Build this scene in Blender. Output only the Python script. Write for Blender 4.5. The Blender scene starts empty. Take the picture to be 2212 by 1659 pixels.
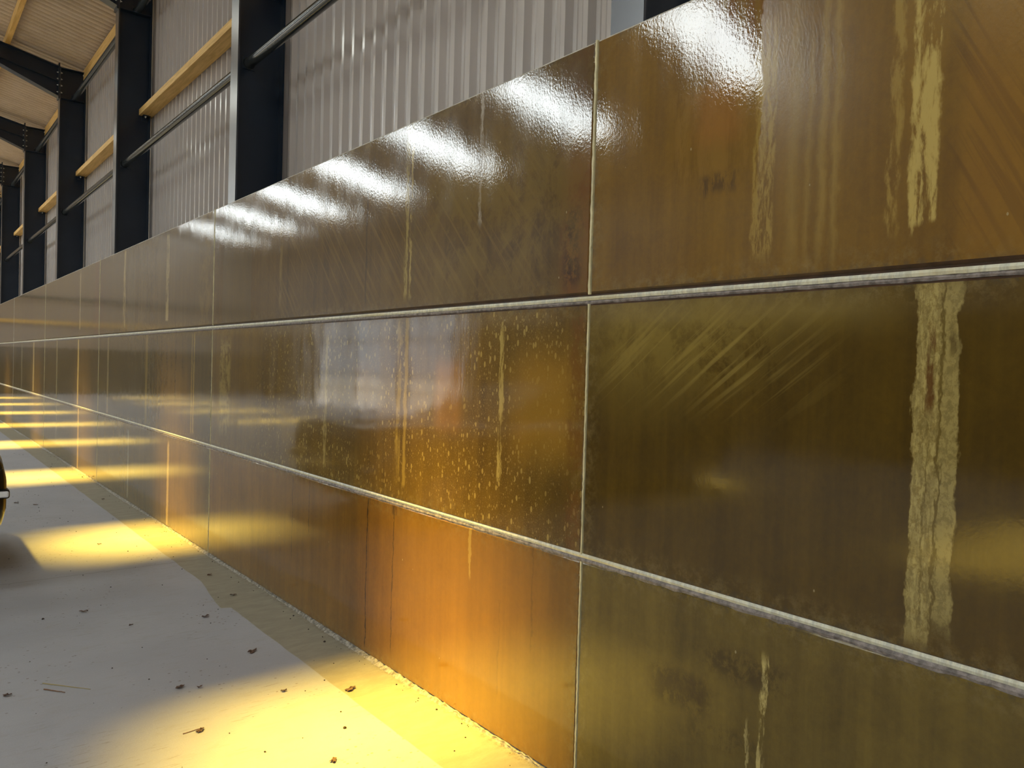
import bpy, math, random
from mathutils import Vector, Matrix
random.seed(7)
S = bpy.context.scene
C = S.collection

# ------------------------------------------------------------------ camera, world, sun, exposure
F_PX, YAW, PITCH, ROLL = 1660.0, 0.6785726671, -0.01936858975, 0.02842675546
CAM_D, CAM_H = 2.061157, 1.6133077
fw = Vector((math.sin(YAW) * math.cos(PITCH), math.cos(YAW) * math.cos(PITCH), math.sin(PITCH)))
rt = Vector((math.cos(YAW), -math.sin(YAW), 0)); up = rt.cross(fw)
r2 = rt * math.cos(ROLL) + up * math.sin(ROLL); u2 = -rt * math.sin(ROLL) + up * math.cos(ROLL)
cd = bpy.data.cameras.new('camera'); cam = bpy.data.objects.new('camera', cd); C.objects.link(cam)
cd.sensor_fit = 'HORIZONTAL'; cd.sensor_width = 36.0; cd.lens = F_PX / 2212 * 36.0
cd.clip_start = 0.02; cd.clip_end = 500
m = Matrix((r2, u2, -fw)).transposed().to_4x4(); m.translation = Vector((-CAM_D, 0, CAM_H))
cam.matrix_world = m; S.camera = cam

w = bpy.data.worlds.new('world'); S.world = w; w.use_nodes = True
bg = w.node_tree.nodes['Background']; bg.inputs[0].default_value = (0.80, 0.90, 1.0, 1); bg.inputs[1].default_value = 2.2

sd = bpy.data.lights.new('sun', 'SUN'); sun = bpy.data.objects.new('sun', sd); C.objects.link(sun)
sd.energy = 29.0; sd.color = (1.0, 0.93, 0.80); sd.angle = math.radians(7.0)
sun.rotation_euler = Vector((-.364, .18, 1.0)).normalized().to_track_quat('Z', 'Y').to_euler()
sun.location = (-20, 0, 30)

ROOFLIGHT_GLOW = 19.0
vs = S.view_settings; vs.view_transform = 'Standard'; vs.look = 'None'; vs.gamma = 1.0; vs.use_curve_mapping = False
vs.exposure = -0.2
S.cycles.use_denoising = True
S.cycles.max_bounces = 10; S.cycles.diffuse_bounces = 5; S.cycles.glossy_bounces = 4
S.cycles.sample_clamp_indirect = 6.0

# ------------------------------------------------------------------ dimensions
J = [-2.38, 2.105, 6.53, 11.04, 15.56, 20.02, 24.5, 28.98, 33.46, 37.94]      # upright joints of the wall
COLY = [2.095 + 4.49 * k for k in range(-2, 9)]
SLOPE = 0.215
RIDGE_X = -6.0
EAVE_X = 0.64
FAR_X = -12.3          # inner face of the opposite wall
Y0, Y1 = -9.5, 37.9
def roof_z(x): return 6.70 + SLOPE * (0.55 - (x if x > RIDGE_X else 2 * RIDGE_X - x))

# ------------------------------------------------------------------ helpers
class MB:
    def __init__(s): s.v = []; s.f = []; s.m = []
    def box(s, x0, x1, y0, y1, z0, z1, mi=0):
        n = len(s.v)
        s.v += [(x0,y0,z0),(x1,y0,z0),(x1,y1,z0),(x0,y1,z0),(x0,y0,z1),(x1,y0,z1),(x1,y1,z1),(x0,y1,z1)]
        s.f += [tuple(n+i for i in q) for q in ((0,3,2,1),(4,5,6,7),(0,1,5,4),(1,2,6,5),(2,3,7,6),(3,0,4,7))]
        s.m += [mi]*6; return s
    def prism(s, pts, axis, a, b, mi=0):
        # pts: 2D outline in the plane across `axis`
        n = len(s.v); k = len(pts)
        def p(q, t):
            if axis == 'y': return (q[0], t, q[1])
            if axis == 'x': return (t, q[0], q[1])
            return (q[0], q[1], t)
        s.v += [p(q, a) for q in pts] + [p(q, b) for q in pts]
        s.f.append(tuple(n+i for i in range(k))[::-1]); s.f.append(tuple(n+k+i for i in range(k)))
        for i in range(k):
            j = (i+1) % k; s.f.append((n+i, n+j, n+k+j, n+k+i))
        s.m += [mi]*(k+2); return s
    def tube(s, p0, p1, r, seg=20, r1=None, mi=0, cap=True):
        p0 = Vector(p0); p1 = Vector(p1); d = (p1-p0).normalized(); r1 = r if r1 is None else r1
        a = d.orthogonal().normalized(); b = d.cross(a); n = len(s.v)
        for P, R in ((p0, r), (p1, r1)):
            for i in range(seg):
                t = 2*math.pi*i/seg; s.v.append(tuple(P + a*math.cos(t)*R + b*math.sin(t)*R))
        for i in range(seg):
            j = (i+1) % seg; s.f.append((n+i, n+j, n+seg+j, n+seg+i)); s.m.append(mi)
        if cap:
            s.f.append(tuple(n+i for i in range(seg))[::-1]); s.f.append(tuple(n+seg+i for i in range(seg))); s.m += [mi, mi]
        return s
    def build(s, name, mats, parent=None, smooth=False, bevel=0, world=True):
        me = bpy.data.meshes.new(name); me.from_pydata(s.v, [], s.f); me.update()
        o = bpy.data.objects.new(name, me); C.objects.link(o)
        for mt in (mats if isinstance(mats, (list, tuple)) else [mats]): me.materials.append(mt)
        for p, i in zip(me.polygons, s.m): p.material_index = i
        import bmesh
        bm = bmesh.new(); bm.from_mesh(me); bmesh.ops.recalc_face_normals(bm, faces=bm.faces); bm.to_mesh(me); bm.free()
        if smooth:
            for p in me.polygons: p.use_smooth = True
            try: me.set_sharp_from_angle(angle=math.radians(40))
            except Exception: pass
        if bevel:
            b = o.modifiers.new('bevel', 'BEVEL'); b.width = bevel; b.segments = 2; b.limit_method = 'ANGLE'
        if parent: 
            o.parent = parent
            if world: o.location = -parent.location
        return o

def tag(o, label=None, cat=None, group=None, kind=None):
    if label: o['label'] = label
    if cat: o['category'] = cat
    if group: o['group'] = group
    if kind: o['kind'] = kind
    return o
def empty(name, loc, label=None, cat=None, group=None, kind=None):
    o = bpy.data.objects.new(name, None); C.objects.link(o); o.location = loc; o.empty_display_size = .1
    return tag(o, label, cat, group, kind)
def copy_thing(root, dy, label, group=None):
    def cp(o, par):
        c = o.copy(); C.objects.link(c)
        if par: c.parent = par
        for ch in [q for q in list(C.objects) if q.parent == o]: cp(ch, c)
        return c
    c = cp(root, None); c.location = root.location + Vector((0, dy, 0)); c['label'] = label
    if group: c['group'] = group
    return c

class NT:
    """small node-tree writer"""
    def __init__(s, name):
        s.m = bpy.data.materials.new(name); s.m.use_nodes = True; s.t = s.m.node_tree
        s.n = s.t.nodes; s.b = s.n['Principled BSDF']; s.out = s.n['Material Output']
    def L(s, a, b): s.t.links.new(a, b)
    def node(s, typ, **kw):
        n = s.n.new(typ)
        for k, v in kw.items(): setattr(n, k, v)
        return n
    def put(s, sock, v):
        if hasattr(v, 'is_output') or isinstance(v, bpy.types.NodeSocket): s.L(v, sock)
        else: sock.default_value = v
    def pos(s):
        if not hasattr(s, '_p'):
            s._p = s.node('ShaderNodeNewGeometry').outputs['Position']
            sp = s.node('ShaderNodeSeparateXYZ'); s.L(s._p, sp.inputs[0]); s._xyz = sp.outputs
        return s._p
    def xyz(s): s.pos(); return s._xyz
    def math(s, op, a, b=0.0, c=0.0, clamp=False):
        n = s.node('ShaderNodeMath', operation=op, use_clamp=clamp); s.put(n.inputs[0], a); s.put(n.inputs[1], b); s.put(n.inputs[2], c); return n.outputs[0]
    def scale(s, v, sc, off=(0,0,0)):
        n = s.node('ShaderNodeMapping'); s.L(v, n.inputs[0]); n.inputs['Scale'].default_value = sc; n.inputs['Location'].default_value = off; return n.outputs[0]
    def noise(s, v, scale=5, detail=3, rough=.5, dist=0):
        n = s.node('ShaderNodeTexNoise'); s.L(v, n.inputs['Vector']); n.inputs['Scale'].default_value = scale
        n.inputs['Detail'].default_value = detail; n.inputs['Roughness'].default_value = rough; n.inputs['Distortion'].default_value = dist
        return n.outputs[0]
    def voro(s, v, scale=5, feature='F1', out='Distance'):
        n = s.node('ShaderNodeTexVoronoi', feature=feature); s.L(v, n.inputs['Vector']); n.inputs['Scale'].default_value = scale; return n.outputs[out]
    def rng(s, v, a, b, lo=0.0, hi=1.0, smooth=True):
        n = s.node('ShaderNodeMapRange', interpolation_type='SMOOTHSTEP' if smooth else 'LINEAR')
        s.put(n.inputs[0], v); s.put(n.inputs[1], a); s.put(n.inputs[2], b); s.put(n.inputs[3], lo); s.put(n.inputs[4], hi); return n.outputs[0]
    def mix(s, f, a, b, mode='MIX'):
        n = s.node('ShaderNodeMix', data_type='RGBA', blend_type=mode)
        s.put(n.inputs[0], f)
        for sock, v in ((n.inputs[6], a), (n.inputs[7], b)):
            if isinstance(v, bpy.types.NodeSocket): s.L(v, sock)
            else: sock.default_value = (*v, 1)
        return n.outputs[2]
    def bump(s, h, strength=.3, dist=.01, nrm=None):
        n = s.node('ShaderNodeBump'); s.L(h, n.inputs['Height']); n.inputs['Strength'].default_value = strength; n.inputs['Distance'].default_value = dist
        if nrm is not None: s.L(nrm, n.inputs['Normal'])
        return n.outputs[0]
    def set(s, **kw):
        for k, v in kw.items():
            sock = s.b.inputs[k.replace('_', ' ')]
            if isinstance(v, bpy.types.NodeSocket): s.L(v, sock)
            elif isinstance(v, tuple) and len(v) == 3: sock.default_value = (*v, 1)
            else: sock.default_value = v
        return s.m

def simple(name, col, rough=.5, metal=0, spec=.5, var=.12, nscale=4, bump=0, bscale=60):
    t = NT(name); n = t.noise(t.pos(), nscale, 4, .6)
    c = t.mix(t.rng(n, .3, .7), tuple(x*(1-var) for x in col), tuple(min(1, x*(1+var)) for x in col))
    kw = dict(Base_Color=c, Roughness=rough, Metallic=metal); t.b.inputs['Specular IOR Level'].default_value = spec
    if bump: kw['Normal'] = t.bump(t.noise(t.pos(), bscale, 3), bump, .004)
    return t.set(**kw)

# ------------------------------------------------------------------ materials
def box_mask(t, Y, Z, f):
    y0, y1, z0, z1, sy, sz = f
    m1 = t.rng(Y, y0 - sy, y0 + sy); m2 = t.rng(Y, y1 - sy, y1 + sy, 1.0, 0.0)
    m3 = t.rng(Z, z0 - sz, z0 + sz); m4 = t.rng(Z, z1 - sz, z1 + sz, 1.0, 0.0)
    return t.math('MULTIPLY', t.math('MULTIPLY', m1, m2), t.math('MULTIPLY', m3, m4))

PALE = (.50, .37, .10); TAN = (.36, .24, .045); OLIVE = (.115, .075, .010); RUST = (.10, .040, .004); DARK = (.035, .016, .002)
def panel_mat(name, seed, ya, yb, za, zb, dark=(.085,.048,.004), light=(.20,.118,.012), feats=(), speck=0, hatch=None, peel=.25, rough=.13, run=.5, matte=None):
    t = NT(name); P = t.pos(); x, y, z = t.xyz()
    off = (seed * 3.17, seed * 1.31, seed * 2.7)
    big = t.noise(t.scale(P, (1, 1, 1), off), 1.1, 4, .6, .4)
    runs = t.noise(t.scale(P, (1, 9, .35), off), 1.6, 4, .6)
    fine = t.noise(t.scale(P, (1, 1, 1), off), 45, 4, .7)
    k = t.math('ADD', t.math('MULTIPLY', t.rng(big, .3, .72), 1 - run), t.math('MULTIPLY', t.rng(runs, .3, .72), run))
    k = t.math('ADD', t.math('MULTIPLY', k, .8), t.math('MULTIPLY', t.math('SUBTRACT', fine, .4), .55), clamp=True)
    mot = t.noise(t.scale(P, (1, 1, .7), (off[1], off[0], off[2])), 7, 6, .75, .5)
    k = t.math('ADD', k, t.math('MULTIPLY', t.math('SUBTRACT', mot, .5), .9), clamp=True)
    col = t.mix(k, dark, light)
    # mottled lighter resin along the panel's edges
    e = t.math('MINIMUM', t.math('MINIMUM', t.math('SUBTRACT', y, ya), t.math('SUBTRACT', yb, y)), t.math('MINIMUM', t.math('SUBTRACT', z, za), t.math('SUBTRACT', zb, z)))
    em = t.math('MULTIPLY', t.rng(e, .0, .10, 1, 0), t.rng(t.noise(P, 22, 5, .75), .42, .68))
    col = t.mix(t.math('MULTIPLY', em, .45), col, (.27, .20, .07))
    em2 = t.math('MULTIPLY', t.rng(e, .0, .035, 1, 0), t.rng(t.noise(t.scale(P, (1, 1, 1), (3, 1, 5)), 30, 5, .75), .45, .6))
    col = t.mix(t.math('MULTIPLY', em2, .6), col, (.06, .05, .03))
    # wobbled coordinates for the marks
    wob = t.math('MULTIPLY', t.math('SUBTRACT', t.noise(t.scale(P, (1, 2, 1), off), 7, 4, .7), .5), .05)
    ragg = t.math('MULTIPLY', t.math('SUBTRACT', t.noise(t.scale(P, (1, 1.0, .25), off), 60, 3, .7), .5), .02)
    Y = t.math('ADD', t.math('ADD', y, wob), ragg); Z = t.math('ADD', z, wob)
    if speck:
        sp = t.voro(t.scale(P, (1, 1.25, .62)), 38)
        sc = t.node('ShaderNodeTexVoronoi'); t.L(t.scale(P, (1, 1.25, .62)), sc.inputs['Vector']); sc.inputs['Scale'].default_value = 38
        sx = t.node('ShaderNodeSeparateColor'); t.L(sc.outputs['Color'], sx.inputs[0])
        rad = t.rng(sx.outputs[0], .3, 1.0, .03, .32, False)
        dots = t.math('LESS_THAN', sc.outputs['Distance'], rad)
        zone = t.math('MULTIPLY', t.rng(t.noise(P, 1.7, 2), .30, .50), box_mask(t, y, z, speck))
        col = t.mix(t.math('MULTIPLY', t.math('MULTIPLY', dots, zone), .62), col, (.50, .36, .10))
        sc3 = t.node('ShaderNodeTexVoronoi'); t.L(t.scale(P, (1, 1.2, .6), (7, 2, 1)), sc3.inputs['Vector']); sc3.inputs['Scale'].default_value = 78
        sx3 = t.node('ShaderNodeSeparateColor'); t.L(sc3.outputs['Color'], sx3.inputs[0])
        d3 = t.math('LESS_THAN', sc3.outputs['Distance'], t.rng(sx3.outputs[1], .35, 1.0, .02, .36, False))
        col = t.mix(t.math('MULTIPLY', t.math('MULTIPLY', d3, zone), .5), col, (.46, .33, .10))
        s2 = t.math('MULTIPLY', t.rng(t.noise(P, 130, 3, .8), .54, .68), zone)
        col = t.mix(t.math('MULTIPLY', s2, .45), col, (.42, .30, .08))
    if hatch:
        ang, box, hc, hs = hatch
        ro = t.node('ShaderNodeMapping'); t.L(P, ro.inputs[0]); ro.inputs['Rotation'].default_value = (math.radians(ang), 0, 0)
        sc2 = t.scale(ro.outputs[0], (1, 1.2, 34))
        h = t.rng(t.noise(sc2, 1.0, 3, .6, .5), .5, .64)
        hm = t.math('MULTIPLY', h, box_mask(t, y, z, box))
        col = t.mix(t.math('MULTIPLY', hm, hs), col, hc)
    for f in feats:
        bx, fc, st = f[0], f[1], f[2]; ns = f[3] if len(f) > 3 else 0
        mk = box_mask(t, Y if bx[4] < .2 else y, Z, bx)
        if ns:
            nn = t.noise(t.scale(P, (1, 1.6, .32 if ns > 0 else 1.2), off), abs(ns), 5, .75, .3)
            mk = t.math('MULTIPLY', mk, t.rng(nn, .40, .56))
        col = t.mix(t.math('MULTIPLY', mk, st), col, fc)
    # tiny nicks
    nk = t.math('LESS_THAN', t.voro(t.scale(P, (1, 1, .6), (seed, 0, 0)), 9), .028)
    col = t.mix(t.math('MULTIPLY', nk, .5), col, (.5, .42, .22))
    wave = t.noise(t.scale(P, (1, 1.6, .8), off), 2.2, 2, .5)
    b1 = t.bump(wave, .3, .006)
    fine2 = t.noise(t.scale(P, (1, 1, .7), off), 115, 2, .6)
    b2 = t.bump(fine2, peel, .00042, b1)
    smear = t.bump(t.noise(t.scale(P, (1, 1, .12), off), 40, 2, .6), .16, .0005, b2)
    ro_ = t.rng(t.noise(t.scale(P, (1, 3, .6), off), 3, 3), .3, .7, rough * .7, rough * 1.3)
    if matte:
        ro_ = t.math('MAXIMUM', ro_, t.math('MULTIPLY', box_mask(t, Y, z, matte), .22))
    t.b.inputs['Specular IOR Level'].default_value = .15
    return t.set(Base_Color=col, Roughness=.5, Coat_Weight=1.0, Coat_Roughness=ro_, Coat_IOR=1.55, Normal=smear, Coat_Normal=smear)

def mk_sheet(name, col):
    t = NT(name); P = t.pos(); n = t.noise(t.scale(P, (1, 1, .15)), 6, 4, .6)
    c = t.mix(t.rng(n, .3, .7), tuple(q*.93 for q in col), col)
    t.b.inputs['Specular IOR Level'].default_value = .5
    return t.set(Base_Color=c, Roughness=.24, Coat_Weight=.6, Coat_Roughness=.12)
M_clad = mk_sheet('pale_grey_sheeting', (.56, .52, .50))
M_gable = mk_sheet('end_wall_sheeting', (.32, .26, .21))
def mk_roof():
    t = NT('fibre_cement_roof'); P = t.pos(); n = t.noise(t.scale(P, (1, 1, 1)), 3, 4, .6); f = t.noise(P, 60, 4, .75)
    c = t.mix(t.rng(n, .3, .7), (.46, .37, .28), (.56, .46, .36)); c = t.mix(t.rng(f, .45, .7, 0, .5), c, (.66, .57, .46))
    return t.set(Base_Color=c, Roughness=.85, Normal=t.bump(f, .2, .004))
M_roof = mk_roof()
def mk_paint():
    t = NT('navy_steel_paint'); P = t.pos(); n = t.noise(P, 2.5, 3)
    c = t.mix(t.rng(n, .3, .7), (.003, .011, .026), (.006, .016, .034))
    ch = t.math('LESS_THAN', t.voro(P, 2.3), .018); c = t.mix(t.math('MULTIPLY', ch, .7), c, (.3, .32, .33))
    t.b.inputs['Specular IOR Level'].default_value = .35
    return t.set(Base_Color=c, Roughness=t.rng(n, .3, .7, .28, .36), Coat_Weight=.45, Coat_Roughness=.22, Normal=t.bump(t.noise(P, 140, 3), .06, .0005))
M_paint = mk_paint()
M_flange = mk_paint(); M_flange.name = 'navy_flange_paint'
fb = M_flange.node_tree.nodes['Principled BSDF']; fb.inputs['Coat Weight'].default_value = 1.0; fb.inputs['Coat Roughness'].default_value = .24; fb.inputs['Coat IOR'].default_value = 1.8
M_tube = simple('grey_tube_paint', (.030, .036, .040), .17, 0, .6, .15)
def mk_timber(name, axis):
    t = NT(name); P = t.pos()
    sc = (14, .9, 14) if axis == 'y' else (.9, 14, 14)
    g = t.noise(t.scale(P, sc), 2.2, 5, .65, .6); k = t.voro(t.scale(P, (3, .9, 3)), 1.0)
    c = t.mix(t.rng(g, .3, .7), (.58, .35, .095), (.80, .53, .19))
    c = t.mix(t.rng(k, .02, .07, .8, 0), c, (.16, .07, .02))
    return t.set(Base_Color=c, Roughness=.6, Normal=t.bump(g, .2, .002))
M_timber = mk_timber('sawn_pine', 'y')
M_bolt = simple('zinc_bolt', (.80, .80, .74), .4, .2)
M_conc = simple('concrete_arris', (.60, .57, .50), .7, var=.2, nscale=20, bump=.5)
M_edge = simple('brown_chamfer', (.060, .028, .012), .45, var=.4, nscale=12)
def mk_seal():
    t = NT('joint_sealant'); P = t.pos(); n = t.noise(t.scale(P, (1, 3, 1)), 14, 5, .7); v = t.noise(t.scale(P, (1, 1, 1)), 2.2, 2)
    c = t.mix(t.rng(n, .38, .62), (.55, .56, .48), (.78, .78, .64)); c = t.mix(t.rng(v, .5, .7, 0, .5), c, (.62, .55, .30))
    wv = t.node('ShaderNodeTexWave', bands_direction='Y'); t.L(P, wv.inputs[0]); wv.inputs['Scale'].default_value = 9; wv.inputs['Distortion'].default_value = 3
    c = t.mix(t.math('MULTIPLY', t.rng(wv.outputs[1], .6, .9), .12), c, (.55, .42, .16))
    return t.set(Base_Color=c, Roughness=.4, Normal=t.bump(n, .3, .002))
M_seal = mk_seal()
M_mortar = simple('grey_mortar', (.24, .21, .20), .45, var=.45, nscale=40, bump=.9, bscale=90)
M_vseal = simple('cream_sealant', (.66, .60, .36), .5, var=.2, nscale=12, bump=.5)

def mk_floor():
    t = NT('power_floated_concrete'); P = t.pos(); x, y, z = t.xyz()
    big = t.noise(P, .8, 4, .6); mid = t.noise(t.scale(P, (1, 2.5, 1)), 6, 5, .7, .3); fine = t.noise(P, 120, 4, .8)
    c = t.mix(t.rng(big, .3, .7), (.355, .365, .405), (.415, .425, .465))
    c = t.mix(t.math('MULTIPLY', t.rng(mid, .5, .72), .35), c, (.34, .32, .30))
    c = t.mix(t.math('MULTIPLY', t.rng(fine, .5, .75), .35), c, (.58, .56, .54))
    # pits and small scratches
    pit = t.math('MULTIPLY', t.math('LESS_THAN', t.voro(t.scale(P, (1, 1.3, 1)), 22), .15), t.rng(t.noise(P, 1.4, 3), .46, .6))
    c = t.mix(t.math('MULTIPLY', pit, .7), c, (.15, .11, .08))
    scr = t.math('MULTIPLY', t.rng(t.noise(t.scale(P, (5, 40, 1)), 1.6, 4, .7), .58, .66), t.rng(t.noise(P, 1.1, 3), .45, .6))
    c = t.mix(t.math('MULTIPLY', scr, .6), c, (.24, .20, .15))
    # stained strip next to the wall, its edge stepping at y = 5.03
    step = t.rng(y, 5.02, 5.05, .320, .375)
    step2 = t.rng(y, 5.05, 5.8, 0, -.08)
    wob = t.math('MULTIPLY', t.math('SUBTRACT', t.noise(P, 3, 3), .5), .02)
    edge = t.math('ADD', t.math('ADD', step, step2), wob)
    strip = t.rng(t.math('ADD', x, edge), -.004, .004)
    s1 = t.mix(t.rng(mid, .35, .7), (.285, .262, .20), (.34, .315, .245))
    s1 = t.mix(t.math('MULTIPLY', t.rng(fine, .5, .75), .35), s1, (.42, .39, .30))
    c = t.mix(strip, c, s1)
    # sawn joints across the slab
    for jy in (-2.6, 1.9, 6.40, 10.89, 15.37, 19.85, 24.3):
        dd = t.math('ABSOLUTE', t.math('SUBTRACT', t.math('ADD', y, t.math('MULTIPLY', t.noise(P, 9, 2), .012)), jy))
        c = t.mix(t.math('MULTIPLY', t.rng(dd, .002, .006, 1, 0), .55), c, (.13, .11, .09))
    # grime against the wall
    gr = t.math('MULTIPLY', t.rng(x, -.06, -.005), t.rng(t.noise(P, 25, 4, .8), .45, .6))
    c = t.mix(t.math('MULTIPLY', gr, .6), c, (.12, .085, .05))
    t.b.inputs['Specular IOR Level'].default_value = .35
    return t.set(Base_Color=c, Roughness=.55, Normal=t.bump(t.math('ADD', fine, mid), .3, .004))
M_floor = mk_floor()
def mk_glow(g):
    t = NT('rooflight_sheet')
    for n in list(t.n):
        if n != t.out: t.n.remove(n)
    tr = t.node('ShaderNodeBsdfTransparent'); tr.inputs[0].default_value = (1.0, .69, .09, 1)
    em = t.node('ShaderNodeEmission'); em.inputs[0].default_value = (.84, .94, 1.0, 1); em.inputs[1].default_value = g
    ad = t.node('ShaderNodeAddShader'); t.L(tr.outputs[0], ad.inputs[0]); t.L(em.outputs[0], ad.inputs[1]); t.L(ad.outputs[0], t.out.inputs[0])
    return t.m
M_glow = mk_glow(ROOFLIGHT_GLOW); M_glow2 = mk_glow(ROOFLIGHT_GLOW*.4); M_glow3 = mk_glow(2.0)

# ------------------------------------------------------------------ setting: floor, roof, cladding, opposite and end walls
def st(mb, name, mat, **k): return tag(mb.build(name, mat, **k), kind='structure')
st(MB().box(-12.6, .66, Y0 - .2, Y1 + .3, -.2, 0), 'floor', M_floor)
tag(MB().box(-60, 40, -60, 90, -.45, -.21).build('ground', simple('outside_ground', (.30, .29, .27), .9)), kind='structure')

RL_W = .95                                   # rooflight width along the building
NEAR_RL = [4.30 + 4.48 * k for k in range(-2, 8)]
FAR_RL = [3.95 + 4.48 * k for k in range(-2, 8)]
NX = [(l_ - 2.68, -2.35) for l_ in (-1.6, -1.6, -1.15, -1.0, -1.3, -1.9, -2.2, -2.2, -2.2, -2.2)]; FX = [(-10.7, -7.9)]*10
def roof_slope(near, name, rls, xr):
    mb = MB(); pitch = .150; steps = 10
    xa, xb = (RIDGE_X, EAVE_X) if near else (2*RIDGE_X - EAVE_X, RIDGE_X)
    def strip(ya, yb, x0, x1):
        n = max(2, int(round((yb-ya)/pitch*steps))); base = len(mb.v)
        for i in range(n+1):
            yy = ya + (yb-ya)*i/n; h = .065*(1-abs(math.sin(math.pi*yy/pitch)))**1.5
            for xx in (x0, x1): mb.v.append((xx, yy, roof_z(xx) + h + .004))
        for i in range(n):
            a = base + 2*i; mb.f.append((a, a+1, a+3, a+2)); mb.m.append(0)
    y = Y0
    for c_ in rls:
        wd = RL_W if rls is NEAR_RL else RL_W*1.2; a, b = c_ - wd/2, c_ + wd/2
        if a < Y0 or b > Y1: continue
        q_ = xr[rls.index(c_)]; strip(y, a, xa, xb); strip(a, b, xa, q_[0]); strip(a, b, q_[1], xb); y = b
    strip(y, Y1, xa, xb)
    return st(mb, name, M_roof, smooth=True)
roof_slope(True, 'ceiling', NEAR_RL, NX)
roof_slope(False, 'ceiling', FAR_RL, FX)
wn = 1
for rls, xrs in ((NEAR_RL, NX), (FAR_RL, FX)):
    for c_, xr in zip(rls, xrs):
        wd = RL_W if rls is NEAR_RL else RL_W*1.2; a, b = c_ - wd/2, c_ + wd/2
        if a < Y0 or b > Y1: continue
        mb = MB(); mb.v = [(xr[0], a, roof_z(xr[0]) + .03), (xr[1], a, roof_z(xr[1]) + .03), (xr[1], b, roof_z(xr[1]) + .03), (xr[0], b, roof_z(xr[0]) + .03)]
        mb.f = [(0, 1, 2, 3)]; mb.m = [0]
        st(mb, 'window_%d' % wn, (M_glow3 if abs(c_ - 3.95) < .1 else M_glow) if rls is FAR_RL else M_glow2); wn += 1

def cladding(x_pan, x_rib, ya, yb, z0, z1, off=0.0):
    mb = MB(); pitch = 1/6.0; y = ya; pts = []
    prof = [(0, 0), (.020, 0), (.024, .12), (.034, .12), (.038, 0), (.058, 0), (.062, .12), (.072, .12), (.076, 0), (.096, 0), (.108, 1), (.142, 1), (.154, 0)]
    while y < yb:
        for d, q in prof:
            if y + d <= yb: pts.append((x_pan + (x_rib-x_pan)*q, y + d))
        # a shallow stiffening swage in the middle of each pan
        y += pitch
    for px, py in pts: mb.v += [(px, py, z0), (px, py, z1)]
    for i in range(len(pts)-1):
        a = 2*i; mb.f.append((a, a+1, a+3, a+2)); mb.m.append(0)
    return mb
st(cladding(.636, .590, Y0, Y1, 0.0, 6.78), 'wall_right', M_clad)
# opposite wall: dark sealed panels below, sheeting above, one wide doorway to daylight
DY0, DY1, DZ = 20.6, 31.6, 3.45
M_far = panel_mat('far_sealed_panels', 40, -100, 100, -10, 20, (.045,.030,.010), (.085,.058,.02))
st(MB().box(FAR_X-.16, FAR_X, Y0, DY0, 0, 2.87).box(FAR_X-.16, FAR_X, DY1, Y1, 0, 2.87), 'wall_left', M_far)
mbc = cladding(FAR_X-.27, FAR_X-.24, Y0, DY0, 0, 6.8); st(mbc, 'wall_left', M_clad)
st(cladding(FAR_X-.27, FAR_X-.24, DY1, Y1, 0, 6.8), 'wall_left', M_clad)
st(cladding(FAR_X-.27, FAR_X-.24, DY0, DY1, DZ, 6.8), 'wall_left', M_clad)
# far gable
def gable(y, name, hole=None):
    mb = MB(); xs = [2*RIDGE_X-EAVE_X, RIDGE_X, EAVE_X]
    if hole is None:
        mb.prism([(xs[0], 0), (xs[2], 0), (xs[2], roof_z(xs[2])+.06), (xs[1], roof_z(xs[1])+.06), (xs[0], roof_z(xs[0])+.06)], 'y', y, y+.04)
    else:
        hx0, hx1, hz = hole
        mb.box(xs[0], hx0, y, y+.04, 0, hz); mb.box(hx1, xs[2], y, y+.04, 0, hz)
        mb.prism([(xs[0], hz), (xs[2], hz), (xs[2], roof_z(xs[2])+.06), (xs[1], roof_z(xs[1])+.06), (xs[0], roof_z(xs[0])+.06)], 'y', y, y+.04)
    return st(mb, name, M_gable)
gable(Y1, 'wall_back')
gable(Y0 - .04, 'wall_front', (-9.5, -3.2, 4.6))  # unseen doorway, added so daylight from behind the camera reaches the column webs
st(MB().box(-12.3, -.02, Y1-.16, Y1-.01, 0, 1.95), 'trim_1', M_far)

# ------------------------------------------------------------------ the sealed concrete wall
Z_ROWS = [(0.012, .884), (.912, 1.870), (1.906, 2.866)]
bottom = {}
F0T = [((1.33,1.40,1.98,2.70,.006,.04), TAN, .75, 40), ((.86,.93,2.02,3.0,.006,.01), PALE, .95, 16), ((.955,.985,2.00,3.0,.006,.02), TAN, .7, 14),
       ((.915,.922,2.0,2.6,.003,.02), PALE, .7), ((1.125,1.145,1.95,2.75,.012,.1), TAN, .45), ((1.165,1.185,1.95,2.75,.012,.1), TAN, .45),
       ((1.21,1.225,1.95,2.6,.012,.1), TAN, .4), ((1.25,1.28,1.95,2.7,.02,.1), TAN, .35),
       ((1.40,1.72,2.24,2.56,.03,.05), (.24,.13,.015), .7, 10), ((1.45,1.62,2.36,2.56,.05,.05), (.30,.12,.012), .55), ((1.46,1.60,2.20,2.26,.02,.015), DARK, .6, 26),
       ((.2,.80,1.9,3.0,.05,.1), (.27,.13,.010), .55), ((1.36,1.62,2.62,2.95,.06,.06), (.16,.06,.006), .7, 8)]
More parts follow.
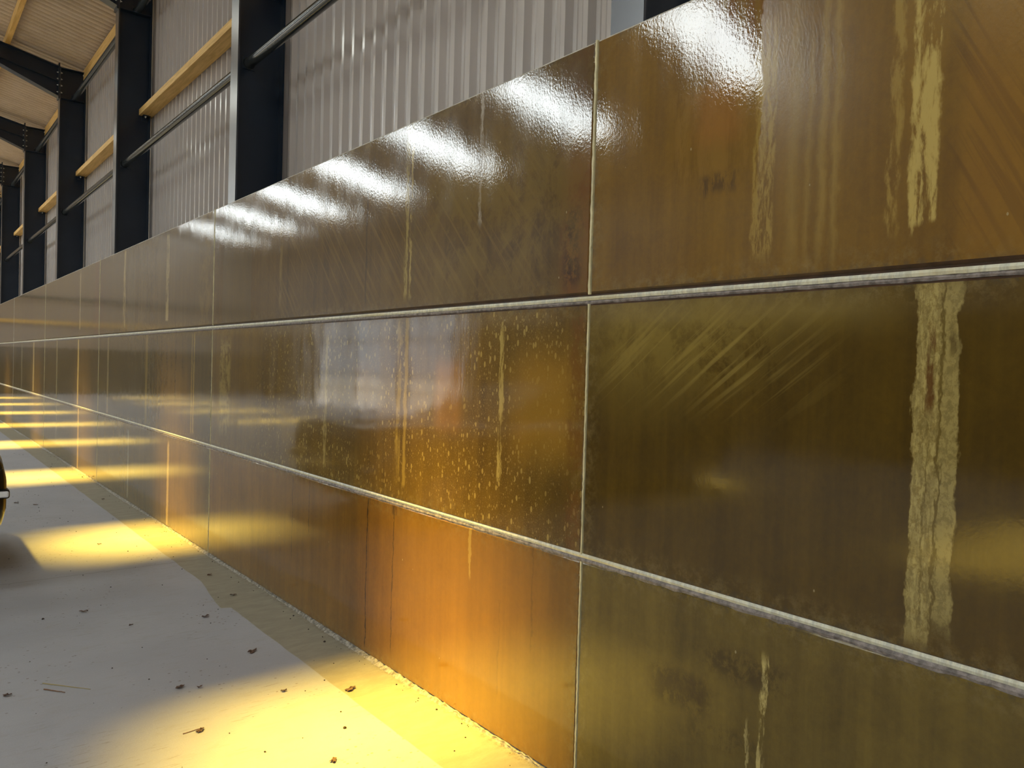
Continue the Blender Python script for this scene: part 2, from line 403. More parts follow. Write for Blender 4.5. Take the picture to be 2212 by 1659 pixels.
F0M = [((.835,.895,.95,1.87,.004,.04), (.33,.25,.075), .8), ((.835,.895,.95,1.87,.004,.04), (.50,.40,.14), .75, -34), ((.835,.895,.95,1.87,.004,.04), (.14,.10,.03), .5, 60), ((.806,.811,1.0,1.7,.002,.05), OLIVE, .7), ((.790,.833,1.0,1.87,.004,.05), (.27,.21,.07), .8), ((.790,.833,1.0,1.87,.004,.05), (.42,.33,.11), .6, -30),
       ((.828,.834,.95,1.86,.002,.02), OLIVE, .8), ((.856,.862,1.0,1.6,.003,.02), OLIVE, .7, 20),
       ((.848,.868,1.53,1.75,.004,.03), (.10,.035,.004), .85, 22), ((.80,.815,1.68,1.74,.006,.02), (.08,.05,.01), .7)]
F0B = [((1.292,1.315,.30,.765,.003,.03), (.60,.48,.17), .9, 22), ((1.352,1.362,.40,.54,.002,.03), (.5,.40,.15), .7, 30),
       ((1.50,1.74,.50,.62,.05,.03), DARK, .75, -9), ((1.50,1.70,.545,.60,.04,.02), DARK, .6), ((1.22,1.52,.66,.75,.06,.03), DARK, .6, -8), ((1.30,1.60,.42,.50,.05,.02), DARK, .4, -8)]
F1T = [((2.10,2.27,1.90,2.86,.035,.03), RUST, .8, -5), ((2.11,2.25,1.88,2.50,.05,.12), (.24,.085,.004), .6), ((2.11,2.24,1.88,2.45,.05,.10), (.20,.062,.004), .75, -16), ((2.11,2.30,1.90,2.86,.05,.05), (.10,.05,.006), .5), ((2.16,2.25,1.95,2.25,.03,.05), (.02,.006,.002), .8, -22),
       ((3.405,3.425,1.97,2.86,.004,.03), PALE, .75, 18), ((3.44,3.475,1.97,2.86,.006,.03), (.40,.30,.08), .75, 14), ((3.375,3.395,1.97,2.5,.004,.03), (.11,.07,.01), .6),
       ((2.815,2.835,2.28,2.86,.004,.04), (.55,.50,.42), .6, 30), ((5.09,5.13,2.0,2.6,.01,.08), (.26,.17,.04), .6, 12), ((5.66,6.30,1.9,2.86,.008,.02), (.12,.085,.03), .5),
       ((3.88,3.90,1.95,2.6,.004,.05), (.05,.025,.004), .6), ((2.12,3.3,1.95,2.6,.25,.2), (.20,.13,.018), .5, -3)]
F1M = [((2.615,2.645,1.13,1.82,.003,.03), PALE, .85, 20), ((4.345,4.385,.99,1.78,.005,.03), (.45,.33,.10), .7, 20),
       ((3.415,3.445,.99,1.86,.006,.02), TAN, .7), ((3.475,3.52,.99,1.86,.006,.02), TAN, .65, 14), ((6.08,6.33,1.05,1.78,.03,.1), (.38,.28,.08), .6, -9),
       ((2.15,2.55,1.25,1.68,.12,.12), (.36,.19,.016), .75), ((2.93,3.15,1.32,1.64,.045,.05), (.32,.145,.012), .5), ((3.80,4.0,1.42,1.62,.06,.05), (.34,.17,.02), .3),  # amber patches: rounded reflections of things in the room, painted into the colour
       ((2.115,2.2,.92,1.86,.03,.05), (.16,.06,.006), .6, -6)]
def crack(y, z0, z1, s=.8): return ((y-.004, y+.004, z0, z1, .002, .02), (.02,.010,.003), s)
F1B = [crack(3.515,.10,.88), crack(3.80,.05,.87), crack(4.565,.54,.88,.7), crack(4.825,.33,.86,.6), crack(2.385,.45,.9,.4), crack(2.6,.2,.6,.3),
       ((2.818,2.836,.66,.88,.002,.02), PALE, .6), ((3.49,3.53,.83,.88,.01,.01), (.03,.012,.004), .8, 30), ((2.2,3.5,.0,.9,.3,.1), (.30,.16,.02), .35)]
F2T = [((7.86,7.95,1.985,2.815,.006,.01), (.46,.35,.14), .8, 9), ((9.62,9.74,1.97,2.84,.01,.02), (.40,.30,.12), .8, 9), ((10.8,10.98,1.9,2.86,.02,.02), (.09,.04,.008), .7),
       ((9.2,9.5,1.9,2.86,.04,.02), (.13,.10,.05), .5), ((6.6,6.9,1.9,2.86,.05,.02), (.22,.14,.03), .5, -5)]
F2M = [((7.0,7.03,.97,1.85,.006,.02), TAN, .7), ((7.06,7.09,.97,1.85,.006,.02), TAN, .5), ((10.44,10.53,.93,1.87,.012,.02), (.40,.30,.13), .55), ((8.6,8.68,.93,1.87,.02,.1), TAN, .4)]
F2B = [((7.74,7.80,.02,.82,.006,.03), (.46,.33,.12), .7), ((9.34,9.40,.05,.8,.006,.03), (.42,.36,.22), .5)]
F3T = [((11.1,11.36,1.9,2.86,.03,.02), (.14,.06,.02), .7), ((12.32,12.40,2.0,2.82,.015,.03), (.45,.36,.2), .6), ((12.5,13.1,1.9,2.86,.05,.02), (.07,.035,.015), .5, 4), ((14.0,14.2,1.9,2.86,.04,.02), (.08,.04,.02), .5)]
F3M = [((12.39,12.49,.92,1.87,.012,.02), (.55,.42,.16), .8), ((14.22,14.32,.92,1.87,.015,.02), (.5,.4,.2), .6)]
F3B = [((12.32,12.41,.02,.88,.012,.02), (.55,.38,.12), .7), ((14.2,14.3,.02,.88,.012,.02), (.4,.34,.2), .4)]
F4T = [((17.0,17.5,1.9,2.86,.08,.02), (.07,.035,.015), .6, 4), ((18.2,18.35,1.9,2.86,.04,.02), (.1,.05,.02), .5)]
F4M = [((16.82,17.0,.93,1.87,.02,.02), (.5,.4,.2), .7), ((18.5,18.7,.93,1.87,.02,.02), (.4,.32,.16), .5)]
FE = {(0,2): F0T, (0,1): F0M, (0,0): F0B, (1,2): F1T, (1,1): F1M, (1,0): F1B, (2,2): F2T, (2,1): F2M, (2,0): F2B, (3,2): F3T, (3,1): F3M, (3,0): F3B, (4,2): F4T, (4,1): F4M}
BASE = {(0,2): ((.120,.058,.002), (.235,.125,.006)), (0,1): ((.060,.034,.002), (.120,.070,.004)), (0,0): ((.10,.066,.010), (.21,.145,.022)),
        (1,2): ((.070,.036,.004), (.150,.085,.009)), (1,1): ((.095,.052,.005), (.20,.115,.012)), (1,0): ((.15,.070,.006), (.27,.130,.010)),
        (2,2): ((.080,.048,.012), (.145,.095,.025)), (2,1): ((.065,.040,.005), (.14,.090,.012)), (2,0): ((.10,.065,.012), (.18,.11,.02))}
ROWN = ['bottom', 'middle', 'top']
POSN = ['nearest of its row and cut off by the right edge of the picture', 'second from the right in its row', 'third from the right in its row',
        'fourth from the right in its row', 'fifth from the right in its row', 'sixth from the right in its row, at the far left']
DESC = {(0,2): 'orange-brown resin-sealed concrete wall panel with a ragged pale streak', (0,1): 'dark olive-brown glossy wall panel with one broad pale vertical streak',
        (0,0): 'olive-grey glossy wall panel with dark smudges and a thin cream streak', (1,2): 'brown glossy wall panel with a rust-dark right edge and white reflections',
        (1,1): 'amber glossy wall panel freckled all over with pale spots', (1,0): 'orange glossy wall panel with thin dark vertical cracks',
        (2,2): 'brown sealed wall panel with two narrow tan vertical stripes', (2,1): 'dark amber wall panel with a faint pair of vertical lines',
        (2,0): 'glossy wall panel reflecting yellow floor light beside the floor slab'}
for k in range(9):
    ya, yb = J[k] + .004, J[k+1] - .004
    for r, (za, zb) in enumerate(Z_ROWS):
        dk, lt = BASE.get((k, r), ((.085,.055,.012), (.17,.11,.03)))
        kw = {}
        if (k, r) == (1, 1): kw['speck'] = (1.9, 5.4, .9, 1.87, .5, .05)
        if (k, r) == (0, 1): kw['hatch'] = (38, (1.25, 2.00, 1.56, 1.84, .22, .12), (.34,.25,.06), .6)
        if (k, r) == (1, 2): kw['hatch'] = (-48, (2.4, 5.2, 1.9, 2.6, .3, .2), (.20,.12,.02), .5)
        if (k, r) == (0, 2): kw['hatch'] = (-62, (.3, .82, 1.95, 2.8, .04, .1), (.075,.034,.002), .9)
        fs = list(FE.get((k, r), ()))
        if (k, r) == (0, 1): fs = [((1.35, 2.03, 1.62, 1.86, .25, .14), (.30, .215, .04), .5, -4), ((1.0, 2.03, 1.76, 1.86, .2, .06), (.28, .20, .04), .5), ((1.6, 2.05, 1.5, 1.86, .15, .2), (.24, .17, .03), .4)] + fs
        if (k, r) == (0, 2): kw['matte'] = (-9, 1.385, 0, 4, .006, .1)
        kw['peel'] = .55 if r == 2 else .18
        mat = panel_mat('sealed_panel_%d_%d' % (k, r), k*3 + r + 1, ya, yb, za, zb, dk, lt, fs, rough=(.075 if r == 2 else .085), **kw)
        mb = MB(); n = 0; c = .010 if r == 2 else .007; X1 = .150
        # body with chamfered front edges (front face material 0, chamfers 1/2)
        mb.v = [(0, ya+c, za+c), (0, yb-c, za+c), (0, yb-c, zb-c), (0, ya+c, zb-c), (c, ya, za), (c, yb, za), (c, yb, zb), (c, ya, zb), (X1, ya, za), (X1, yb, za), (X1, yb, zb), (X1, ya, zb)]
        mb.f = [(0,3,2,1), (0,1,5,4), (1,2,6,5), (2,3,7,6), (3,0,4,7), (4,5,9,8), (5,6,10,9), (6,7,11,10), (7,4,8,11), (8,9,10,11)]
        mb.m = [0, 1, 0, 2, 0, 2, 2, 2, 2, 2]
        if r == 1: mb.m[3] = 1
        if r == 0: mb.m[3] = 0
        root = empty('wall_panel', (0.0, (ya+yb)/2, za), kind=None)
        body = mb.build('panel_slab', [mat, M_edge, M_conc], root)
        if k <= 5:
            d = DESC.get((k, r), 'brown resin-sealed concrete wall panel')
            tag(root, '%s, %s row, %s' % (d, ROWN[r], POSN[k].replace(' in its row', '').replace(' of its row', '')), 'wall panel')
        else:
            tag(root, 'sealed concrete wall panel continuing past the left edge of the picture', 'wall panel')
        root['group'] = 'sealed concrete panels of the long wall'
        # joints: bedding strip along the foot, upright bead at the near end
        rnd = random.Random(k*7 + r)
        def strip(name, z0, z1, x0, mat_, amp, seg=None):
            mbs = MB(); n_ = seg or int((yb-ya)/.03); L0 = len(mbs.v)
            for i in range(n_+1):
                yy = J[k] + (J[k+1]-J[k])*i/n_; a = rnd.uniform(-1, 1)*amp; b = rnd.uniform(-1, 1)*amp; d = rnd.uniform(-1, 1)*amp*.6
                mbs.v += [(.03, yy, z1), (x0 + .004 + d, yy, z1 + a*.3), (x0 + d, yy, (z0+z1)/2 + a*.3), (x0 + .003 + d, yy, z0 + b), (.03, yy, z0)]
            for i in range(n_):
                for q in range(4):
                    A = L0 + 5*i + q; mbs.f.append((A, A+1, A+6, A+5)); mbs.m.append(0)
            return mbs.build(name, mat_, root)
        if r == 2:
            strip('bedding_strip', 1.883, 1.899, .000, M_seal, .0006); strip('mortar_smear', 1.8695, 1.883, .002, M_mortar, .0015)
            MB().box(.012, .03, J[k], J[k+1], 1.897, 1.908).build('joint_shadow_gap', M_edge, root)
        if r == 1:
            strip('bedding_strip', .899, .916, -.001, M_seal, .0005); strip('mortar_smear', .878, .899, .000, M_mortar, .0045)
        mbs = MB(); n_ = 60; L0 = 0; yj = J[k+1]
        hw = (.0055 if k < 2 else .007) * (1.2 if r == 2 else .9)
        for i in range(n_+1):
            zz = za + (zb-za)*i/n_; a = rnd.uniform(-1, 1)*.0012; hh = hw*rnd.uniform(.8, 1.15)
            mbs.v += [(.02, yj-hh+a, zz), (-.0012, yj-hh*.7+a, zz), (-.0012, yj+hh*.7+a, zz), (.02, yj+hh+a, zz)]
        for i in range(n_):
            for q in range(3):
                A = 4*i + q; mbs.f.append((A, A+1, A+5, A+4)); mbs.m.append(0)
        mbs.build('joint_sealant', M_vseal if k < 4 else M_conc, root)

# crumbly mortar fillet along the wall foot
def fillet():
    mb = MB(); y = J[0]; rnd = random.Random(3); ys = []
    while y < 28: ys.append(y); y += .02 if y < 8 else .05
    for yy in ys:
        wv = .014 + .010*math.sin(yy*2.1) + rnd.uniform(-.008, .006); hh = .011 + rnd.uniform(-.006, .008)
        mb.v += [(.01, yy, hh+.004), (-.004, yy, hh), (-wv*.6, yy, hh*.45 + rnd.uniform(0, .003)), (-wv-.004, yy, -.002)]
    for i in range(len(ys)-1):
        for q in range(3):
            a = 4*i+q; mb.f.append((a, a+1, a+5, a+4)); mb.m.append(0)
    return mb.build('mortar_fillet', simple('fillet_mortar', (.30, .275, .23), .9, var=.5, nscale=45, bump=.9, bscale=70))
tag(fillet(), 'crumbly pale mortar fillet running along the foot of the sealed wall', 'mortar', kind='stuff')

# ------------------------------------------------------------------ steel frames
def bolt(mb, x, y, z, sx, r=.013, l=.022):
    mb.tube((x, y, z), (x + sx*l*.5, y, z), r, 6); mb.tube((x + sx*l*.5, y, z), (x + sx*l, y, z), r*.5, 8)
def column(yc, x_in=.150, sgn=1, root=None):
    # sgn +1: right-hand column (outer side +x), -1 mirrored
    def X(d): return x_in + sgn*d
    def B(mb, a, b, *r): return mb.box(min(X(a), X(b)), max(X(a), X(b)), *r)
    B(MB(), 0, .014, yc-.086, yc+.086, 0, 6.64).build('inner_flange', M_flange, root)
    B(MB(), .388, .402, yc-.086, yc+.086, 0, 6.62).build('outer_flange', M_paint, root)
    B(MB(), .014, .388, yc-.0045, yc+.0045, 0, 6.62).build('web', M_paint, root)
    mb = MB(); B(mb, .014, .388, yc-.084, yc-.0045, 6.105, 6.121); B(mb, .014, .388, yc+.0045, yc+.084, 6.105, 6.121); mb.build('stiffener', M_paint, root)
    mb = MB(); B(mb, 0, .402, yc-.086, yc+.086, 6.62, 6.634); mb.build('cap_plate', M_paint, root)
    B(MB(), -.06, .46, yc-.13, yc+.13, 0, .02).build('base_plate', M_paint, root)
def rafter(yc, x_in, sgn, root):
    def X(d): return x_in - sgn*d            # d grows towards the ridge
    def top(d): return 6.645 + SLOPE*d
    R = (abs(RIDGE_X - x_in))
    def P(pts): return [(X(a), b) for a, b in pts]
    T = .014
    hn = 1.24; dep = .262
    def hb(d): return 6.120 + .405*d if d < hn else top(d) - dep
    MB().prism(P([(.02, top(.02)-.01), (R, top(R)-.01), (R, top(R)-dep), (hn, hb(hn)), (.02, hb(.02))]), 'y', yc-.0045, yc+.0045).build('web', M_paint, root)
    MB().prism(P([(.02, top(.02)), (R, top(R)), (R, top(R)-T), (.02, top(.02)-T)]), 'y', yc-.086, yc+.086).build('top_flange', M_paint, root)
    MB().prism(P([(.02, top(.02)-dep), (R, top(R)-dep), (R, top(R)-dep+T), (.02, top(.02)-dep+T)]), 'y', yc-.075, yc+.075).build('bottom_flange', M_paint, root)
    MB().prism(P([(.02, hb(.02)), (hn+.1, hb(hn)+.002), (hn+.1, hb(hn)+T), (.02, hb(.02)+T)]), 'y', yc-.086, yc+.086).build('haunch_flange', M_paint, root)
    a, b = sorted((X(0), X(.022)))
    MB().box(a, b, yc-.088, yc+.088, 6.09, 6.70).build('end_plate', M_paint, root)
    for zz in (6.545, 6.435, 6.325, 6.205):
        mb = MB(); bolt(mb, X(.022), yc-.05, zz, -sgn); mb.build('bolt', M_bolt, root)
        mb = MB(); bolt(mb, X(-.014), yc-.05, zz, sgn, .014, .03); mb.build('bolt', M_bolt, root)
ORD = {2: 'large navy steel column at top right, mostly hidden by the wall, with grey inner flange', 3: 'tall navy steel column standing left of the wide bay of pale sheeting',
       4: 'navy steel column, second from the nearest full-height one, holding the middle tube', 5: 'navy steel column, third along, under the bolted haunch with eight bolts in view',
       6: 'narrow-looking navy steel column, fourth along the wall', 7: 'farthest navy steel column, at the left edge of the picture'}
RORD = {4: 'navy steel rafter whose haunch just enters the top edge of the picture', 5: 'navy steel rafter with bolted haunch, largest one in view at top left',
        6: 'navy steel rafter with bolted haunch, second one in view at the left edge', 7: 'navy steel rafter, smallest and farthest one at the left edge'}
for i, yc in enumerate(COLY):
    if yc > Y1 - .3: continue
    for sgn, xin in ((1, .150), (-1, FAR_X)):
        if sgn == -1 and DY0 < yc < DY1: pass
        root = empty('steel_column', (xin + sgn*.2, yc, 0))
        if sgn == 1 and i in ORD: tag(root, ORD[i], 'column', 'steel columns behind the wall')
        else: tag(root, 'navy steel column of the shed outside the picture', 'column', 'steel columns out of view')
        column(yc, xin if sgn == 1 else FAR_X - .0 - .0, sgn, root)
        r2_ = empty('steel_rafter', (xin, yc, 6.1))
        if sgn == 1 and i in RORD: tag(r2_, RORD[i], 'rafter', 'steel rafters under the roof')
        else: tag(r2_, 'navy steel rafter of the shed outside the picture', 'rafter', 'steel rafters out of view')
        rafter(yc, xin, sgn, r2_)

# tubes, timber rails, eaves timbers and purlins, one per bay
BAYT = {2: 'grey steel strut tube crossing the wide pale sheeting, nearest and largest', 3: 'grey steel strut tube in the bay below the longest timber rail',
        4: 'grey steel strut tube, third one along the wall', 5: 'grey steel strut tube, fourth one along the wall', 6: 'short-looking grey steel strut tube, fifth along, at the left edge'}
BAYU = {3: 'dark steel eaves tube cut by the top edge, right of the roof sheets', 4: 'dark steel eaves tube under the largest eaves timber',
        5: 'dark steel eaves tube, second largest under an eaves timber', 6: 'dark steel eaves tube, small one at the left edge'}
BAYR = {3: 'long pine side rail across pale sheeting, nearest and largest', 4: 'pine side rail in the narrow bay, second one along', 5: 'small pine side rail, third one along',
        6: 'tiny pine side rail at the left edge'}
BAYE = {3: 'pine eaves timber outside the top edge', 4: 'largest pine eaves timber above the eaves tube', 5: 'second pine eaves timber along, smaller', 6: 'smallest pine eaves timber at the left edge'}
BAYP = {4: 'pine purlin crossing the corrugated roof at the top left corner', 5: 'second pine purlin, only a stub showing at the left edge'}
for i in range(len(COLY)-1):
    ya, yb = COLY[i] + .0045, COLY[i+1] - .0045
    if yb > Y1: break
    ym = (ya+yb)/2
    def lab(d, s): return d.get(i, s)
    # middle strut
    def strut(name, x, z, r, label, grp, plate):
        root = empty(name, (x, ym, z)); tag(root, label, 'tube', grp)
        MB().tube((x, ya+.010, z), (x, yb-.010, z), r, 28).build('tube', M_tube, root, smooth=True)
        for yy, s in ((ya, 1), (yb, -1)):
            mb = MB(); mb.box(x-plate, x+plate, min(yy, yy+s*.010), max(yy, yy+s*.010), z-plate, z+plate); mb.build('end_plate', M_paint, root)
        for yy, s in ((ya+.010, 1), (yb-.010, -1)):
            mb = MB(); mb.tube((x, yy, z), (x, yy+s*.012, z), r+.008, 24, r); mb.build('weld_collar', M_tube, root, smooth=True)
    strut('strut_tube', .268, 4.143, .043, lab(BAYT, 'grey steel strut tube outside the picture'), 'strut tubes between the columns' if i in BAYT else 'strut tubes out of view', .052)
    strut('eaves_tube', .385, 6.155, .046, lab(BAYU, 'dark steel eaves tube outside the picture'), 'eaves tubes' if i in BAYU else 'eaves tubes out of view', .050)
    root = empty('timber_rail', (.50, ym, 4.84)); tag(root, lab(BAYR, 'pine side rail above the picture'), 'timber rail', 'pine side rails' if i in BAYR else 'pine side rails out of view')
    MB().box(.425, .585, ya+.012, yb-.012, 4.808, 4.888).build('board', M_timber, root, bevel=.003)
    for yy in (ya, yb):
        s = 1 if yy == ya else -1
        mb = MB(); mb.box(.46, .53, *sorted((yy, yy+s*.10)), 4.800, 4.808); mb.box(.46, .53, *sorted((yy, yy+s*.008)), 4.74, 4.80); mb.build('cleat', M_paint, root)
        mb = MB(); mb.tube((.495, yy+s*.06, 4.800), (.495, yy+s*.06, 4.787), .012, 6); mb.tube((.495, yy+s*.06, 4.787), (.495, yy+s*.06, 4.778), .006, 8); mb.build('bolt', M_bolt, root)
    root = empty('eaves_timber', (.55, ym, 6.6)); tag(root, lab(BAYE, 'pine eaves timber outside the picture'), 'timber beam', 'pine eaves timbers' if i in BAYE else 'pine eaves timbers out of view')
    MB().box(.520, .585, ya+.010, yb-.010, 6.475, 6.69).build('board', M_timber, root, bevel=.003)
    MB().tube((.52, yb-.06, 6.58), (.505, yb-.06, 6.58), .011, 6).build('bolt', M_bolt, root)
    for px_, lb, gp in ((-.62, BAYP.get(i, 'pine purlin of the near roof slope outside the picture'), 'pine purlins in view' if i in BAYP else 'pine purlins out of view'),):
        root = empty('timber_purlin', (px_, ym, roof_z(px_)-.1)); tag(root, lb, 'purlin', gp)
        zt = roof_z(px_) - .002
        MB().box(px_-.035, px_+.035, ya-.0, yb, 6.645 + SLOPE*(.15-px_) + .002, zt).build('board', M_timber, root, bevel=.002)
for px_ in (-2.0, -5.3, -6.7, -10.6, -7.7):
    zt = roof_z(px_) - .004; o = MB().box(px_-.035, px_+.035, Y0+.1, Y1-.1, zt-.11, zt).build('timber_purlin', M_timber)
    tag(o, 'long pine purlin higher up the roof outside the picture', 'purlin', 'pine purlins out of view')
# gable rails seen mirrored in the sealed wall
o = MB().box(-12.2, 0.1, Y1-.10, Y1-.001, 2.96, 3.10).build('gable_rail', mk_timber('sawn_pine_gable', 'x')); tag(o, 'pine rail on the far end wall seen mirrored as a yellow line', 'timber rail')
o = MB().tube((-12.2, Y1-.12, 4.08), (.1, Y1-.12, 4.08), .05, 16).build('gable_tube', M_tube, smooth=True); tag(o, 'dark tube across the far end wall seen mirrored as a dark line', 'tube')

# gate rails across the opposite doorway
root = empty('field_gate', (FAR_X-.1, (DY0+DY1)/2, 0)); tag(root, 'steel gate across the bright doorway, mirrored faintly in the freckled panel', 'gate')
for zz in (.65, 1.25, 2.55):
    MB().tube((FAR_X-.1, DY0, zz), (FAR_X-.1, DY1, zz), .04, 12).build('rail', M_tube, root, smooth=True)

# ------------------------------------------------------------------ black car at the left edge, nose towards the wall
def car():
    M_body = simple('black_car_paint', (.004, .004, .005), .22, 0, .5, .1); M_body.node_tree.nodes['Principled BSDF'].inputs['Coat Weight'].default_value = .6
    M_gl = simple('dark_glass', (.004, .005, .006), .35, 0, .1, .05); M_ty = simple('tyre_rubber', (.010, .010, .010), .8); M_rim = simple('alloy', (.35, .35, .36), .3, .9)
    M_lamp = simple('lamp_lens', (.85, .88, .92), .1, 0, .6, .05); M_bl = simple('black_trim', (.006, .006, .006), .4)
    X0, YC = -1.415, 7.36
    root = empty('car', (X0-2.1, YC, 0), 'black car cut by the left edge, only its rounded nose and white lamp showing', 'car')
    # (distance from nose tip, z low, z high, half width)
    LS = 1.45  # stretches the unseen rear so the body blocks a sunbeam from the far slope
    secs = [(0, .46, .76, .80), (.025, .36, .88, .83), (.08, .28, 1.00, .855), (.30, .22, 1.03, .865), (.8, .19, 1.04, .87), (1.25, .19, 1.03, .88), (2.2, .19, 1.03, .88), (3.2, .20, 1.03, .88), (3.85, .24, 1.02, .85), (4.1, .32, .95, .76), (4.18, .42, .80, .62)]
    secs = [(d if d < .5 else d*LS, a, b, c) for d, a, b, c in secs]
    mb = MB(); K = 24
    for d, zl, zh, hw in secs:
        for q in range(K):
            a = 2*math.pi*q/K; ca, sa = math.cos(a), math.sin(a)
            px = math.copysign(abs(ca)**.25, ca)*hw; pz = (zl+zh)/2 + math.copysign(abs(sa)**.35, sa)*(zh-zl)/2
            mb.v.append((X0-d, YC+px, pz))
    for s_ in range(len(secs)-1):
        for q in range(K):
            a = s_*K+q; b = s_*K+(q+1) % K; mb.f.append((a, b, b+K, a+K)); mb.m.append(0)
    mb.f.append(tuple(range(K))); mb.f.append(tuple((len(secs)-1)*K+q for q in range(K))[::-1]); mb.m += [0, 0]
    mb.build('body', M_body, root, smooth=True)
    cab = [(1.05, 1.00, .80), (1.75, 1.42, .62), (2.3, 1.47, .62), (3.2, 1.42, .60), (3.95, 1.0, .74)]
    cab = [(d*LS, z, hw) for d, z, hw in cab]
    mb = MB()
    for d, z, hw in cab: mb.v += [(X0-d, YC-hw, z), (X0-d, YC+hw, z), (X0-d, YC-.80, .98), (X0-d, YC+.80, .98)]
    for i_ in range(4):
        a = 4*i_; mb.f += [(a, a+4, a+5, a+1), (a, a+2, a+6, a+4), (a+1, a+5, a+7, a+3)]; mb.m += [0, 1, 1]
    mb.m[0] = 1; mb.m[9] = 1
    mb.build('cabin', [M_body, M_gl], root)
    for dx in (.85, 3.35*LS):
        for sy in (-1, 1):
            yo = YC + sy*.80
            wt = MB().tube((X0-dx, yo-.10, .315), (X0-dx, yo+.10, .315), .315, 32).build('wheel', M_ty, root, smooth=True, bevel=.02)
            MB().tube((X0-dx, yo+sy*.095, .315), (X0-dx, yo+sy*.106, .315), .20, 20).build('rim', M_rim, wt, world=False)
    for sy in (-1, 1):
        mb = MB(); mb.box(X0-.10, X0+.004, YC+sy*.52-.14, YC+sy*.52+.14, .64, .74); h = mb.build('headlight', M_lamp, root, bevel=.03)
        mb = MB(); mb.box(X0-.10, X0+.016, YC+sy*.79-.07, YC+sy*.79+.07, .585, .650); s2 = mb.build('lamp_surround', M_bl, root, bevel=.015)
        mb = MB(); mb.box(X0-.09, X0+.010, YC+sy*.79-.077, YC+sy*.79+.077, .594, .641); mb.build('fog_lamp', M_lamp, root, bevel=.012)
    MB().box(X0-.05, X0+.006, YC-.40, YC+.40, .42, .54).build('grille', M_bl, root, bevel=.01)
car()

# ------------------------------------------------------------------ litter on the floor
M_leaf = simple('dry_leaf_brown', (.11, .065, .045), .8, var=.4, nscale=50); M_stick = simple('dry_stick', (.22, .12, .07), .8, var=.3, nscale=60)
M_chip = simple('dark_crumb', (.035, .022, .015), .9); M_straw = simple('straw', (.40, .33, .16), .7)
def leaf(x, y, s, rot, label):
    mb = MB(); n = 14; mb.v.append((0, 0, .006)); rnd = random.Random(int(x*1000+y*77))
    for i in range(n):
        a = 2*math.pi*i/n; r = s*(.55 + .45*abs(math.cos(a*1.5)))*rnd.uniform(.7, 1.1); mb.v.append((r*math.cos(a)*1.3, r*math.sin(a)*.75, .003 + rnd.uniform(0, .010)))
    for i in range(n): mb.f.append((0, 1+i, 1+(i+1) % n)); mb.m.append(0)
    o = mb.build('dry_leaf', M_leaf); sm = o.modifiers.new('solid', 'SOLIDIFY'); sm.thickness = .0015
    o.location = (x, y, 0.0005); o.rotation_euler[2] = rot; tag(o, label, 'leaf', 'dry leaves on the floor'); return o
def stick(x0, y0, x1, y1, r, mat, name, label):
    mb = MB(); n = 7; rnd = random.Random(int(abs(x0)*999)); pr = None
    for i in range(n):
        t = i/(n-1); p = (x0+(x1-x0)*t, y0+(y1-y0)*t + rnd.uniform(-1, 1)*r*.8, r*1.0)
        if pr: mb.tube(pr, p, r*(1-.5*(i-1)/n), 8, r*(1-.5*i/n))
        pr = p
    o = mb.build(name, mat, smooth=True); tag(o, label, 'stick' if name == 'twig' else 'straw'); return o
leaf(-0.492, 4.180, 0.03, 0.55, 'curled brown star-shaped leaf on the pale floor, in the middle of the slab')
leaf(-0.516, 4.923, 0.024, 0.54, 'dark flat leaf fragment on the slab left of the step in the stained strip')
leaf(-1.107, 5.439, 0.022, -0.53, 'small dark leaf scrap on the slab, farthest left of the mid-floor leaves')
leaf(-0.220, 5.282, 0.022, -0.50, 'dark scrap of leaf lying on the stained strip near the wall')
leaf(-0.192, 5.869, 0.018, 0.40, 'faint brown leaf on the stained strip, behind the darker scrap')
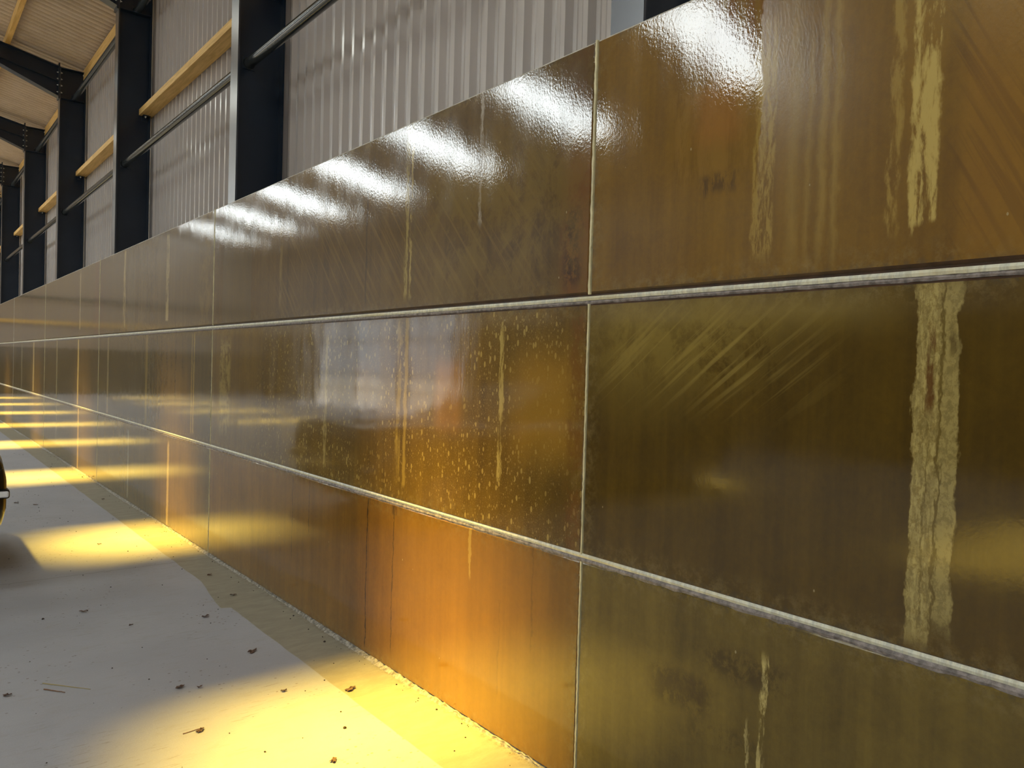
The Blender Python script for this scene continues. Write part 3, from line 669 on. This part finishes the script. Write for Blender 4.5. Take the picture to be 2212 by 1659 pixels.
leaf(-0.947, 3.917, 0.022, 0.28, 'grey pointed leaf on the slab in front of the star-shaped leaf')
leaf(-0.869, 3.862, 0.014, 0.20, 'small reddish leaf curl just right of the grey pointed leaf')
leaf(-0.553, 3.588, 0.015, -0.23, 'small olive leaf standing on edge where the yellow light begins')
leaf(-0.927, 5.001, 0.012, 0.13, 'tiny brown leaf beside a black speck, left half of the slab')
leaf(-0.660, 7.351, 0.016, 0.13, 'small leaf at the left edge of the middle patch of yellow light')
leaf(-0.999, 9.859, 0.026, 0.10, 'black crumpled leaf on the floor nearest the car')
leaf(-0.845, 9.641, 0.026, -0.41, 'grey crumpled leaf on the floor right of the black one')
leaf(-1.625, 4.276, 0.018, -0.08, 'faint purple-brown leaf at the lower left edge')
leaf(-0.188, 9.671, 0.014, -0.13, 'dark crumb-like leaf on the strip in the far part of the floor')
leaf(-0.283, 3.419, 0.03, 0.27, 'long olive leaf lying on the yellow-lit strip')
leaf(-0.652, 2.834, 0.02, 0.59, 'grey-brown leaf at the bottom edge in the yellow light')
leaf(-1.005, 3.402, 0.02, 0.54, 'spindly dark leaf skeleton at the start of the lower yellow light')
stick(-1.477, 4.261, -1.403, 4.164, 0.0035, M_stick, 'twig', 'short reddish-brown twig on the slab at lower left')
stick(-1.471, 4.344, -1.299, 4.137, 0.003, M_straw, 'straw', 'long pale straw lying just behind the reddish twig')
stick(-1.072, 3.418, -0.982, 3.428, 0.002, M_stick, 'twig', 'thin dark twig at the edge of the lower yellow light')
M_grit = M_chip
def grit():
    mb = MB(); rnd = random.Random(12)
    for _ in range(420):
        y = rnd.uniform(1.8, 16); x = rnd.uniform(-2.6, -.03) if rnd.random() < .8 else rnd.uniform(-.10, -.02)
        r = rnd.uniform(.0012, .0045)
        if rnd.random() < .08: r *= 1.8
        mb.tube((x, y, 0), (x + rnd.uniform(-r, r), y + rnd.uniform(-r, r), r*.9), r*1.2, 6, r*.6)
    return mb.build('floor_grit', M_grit)
tag(grit(), 'scattered dark crumbs of grit on the pale concrete floor', 'grit', kind='stuff')
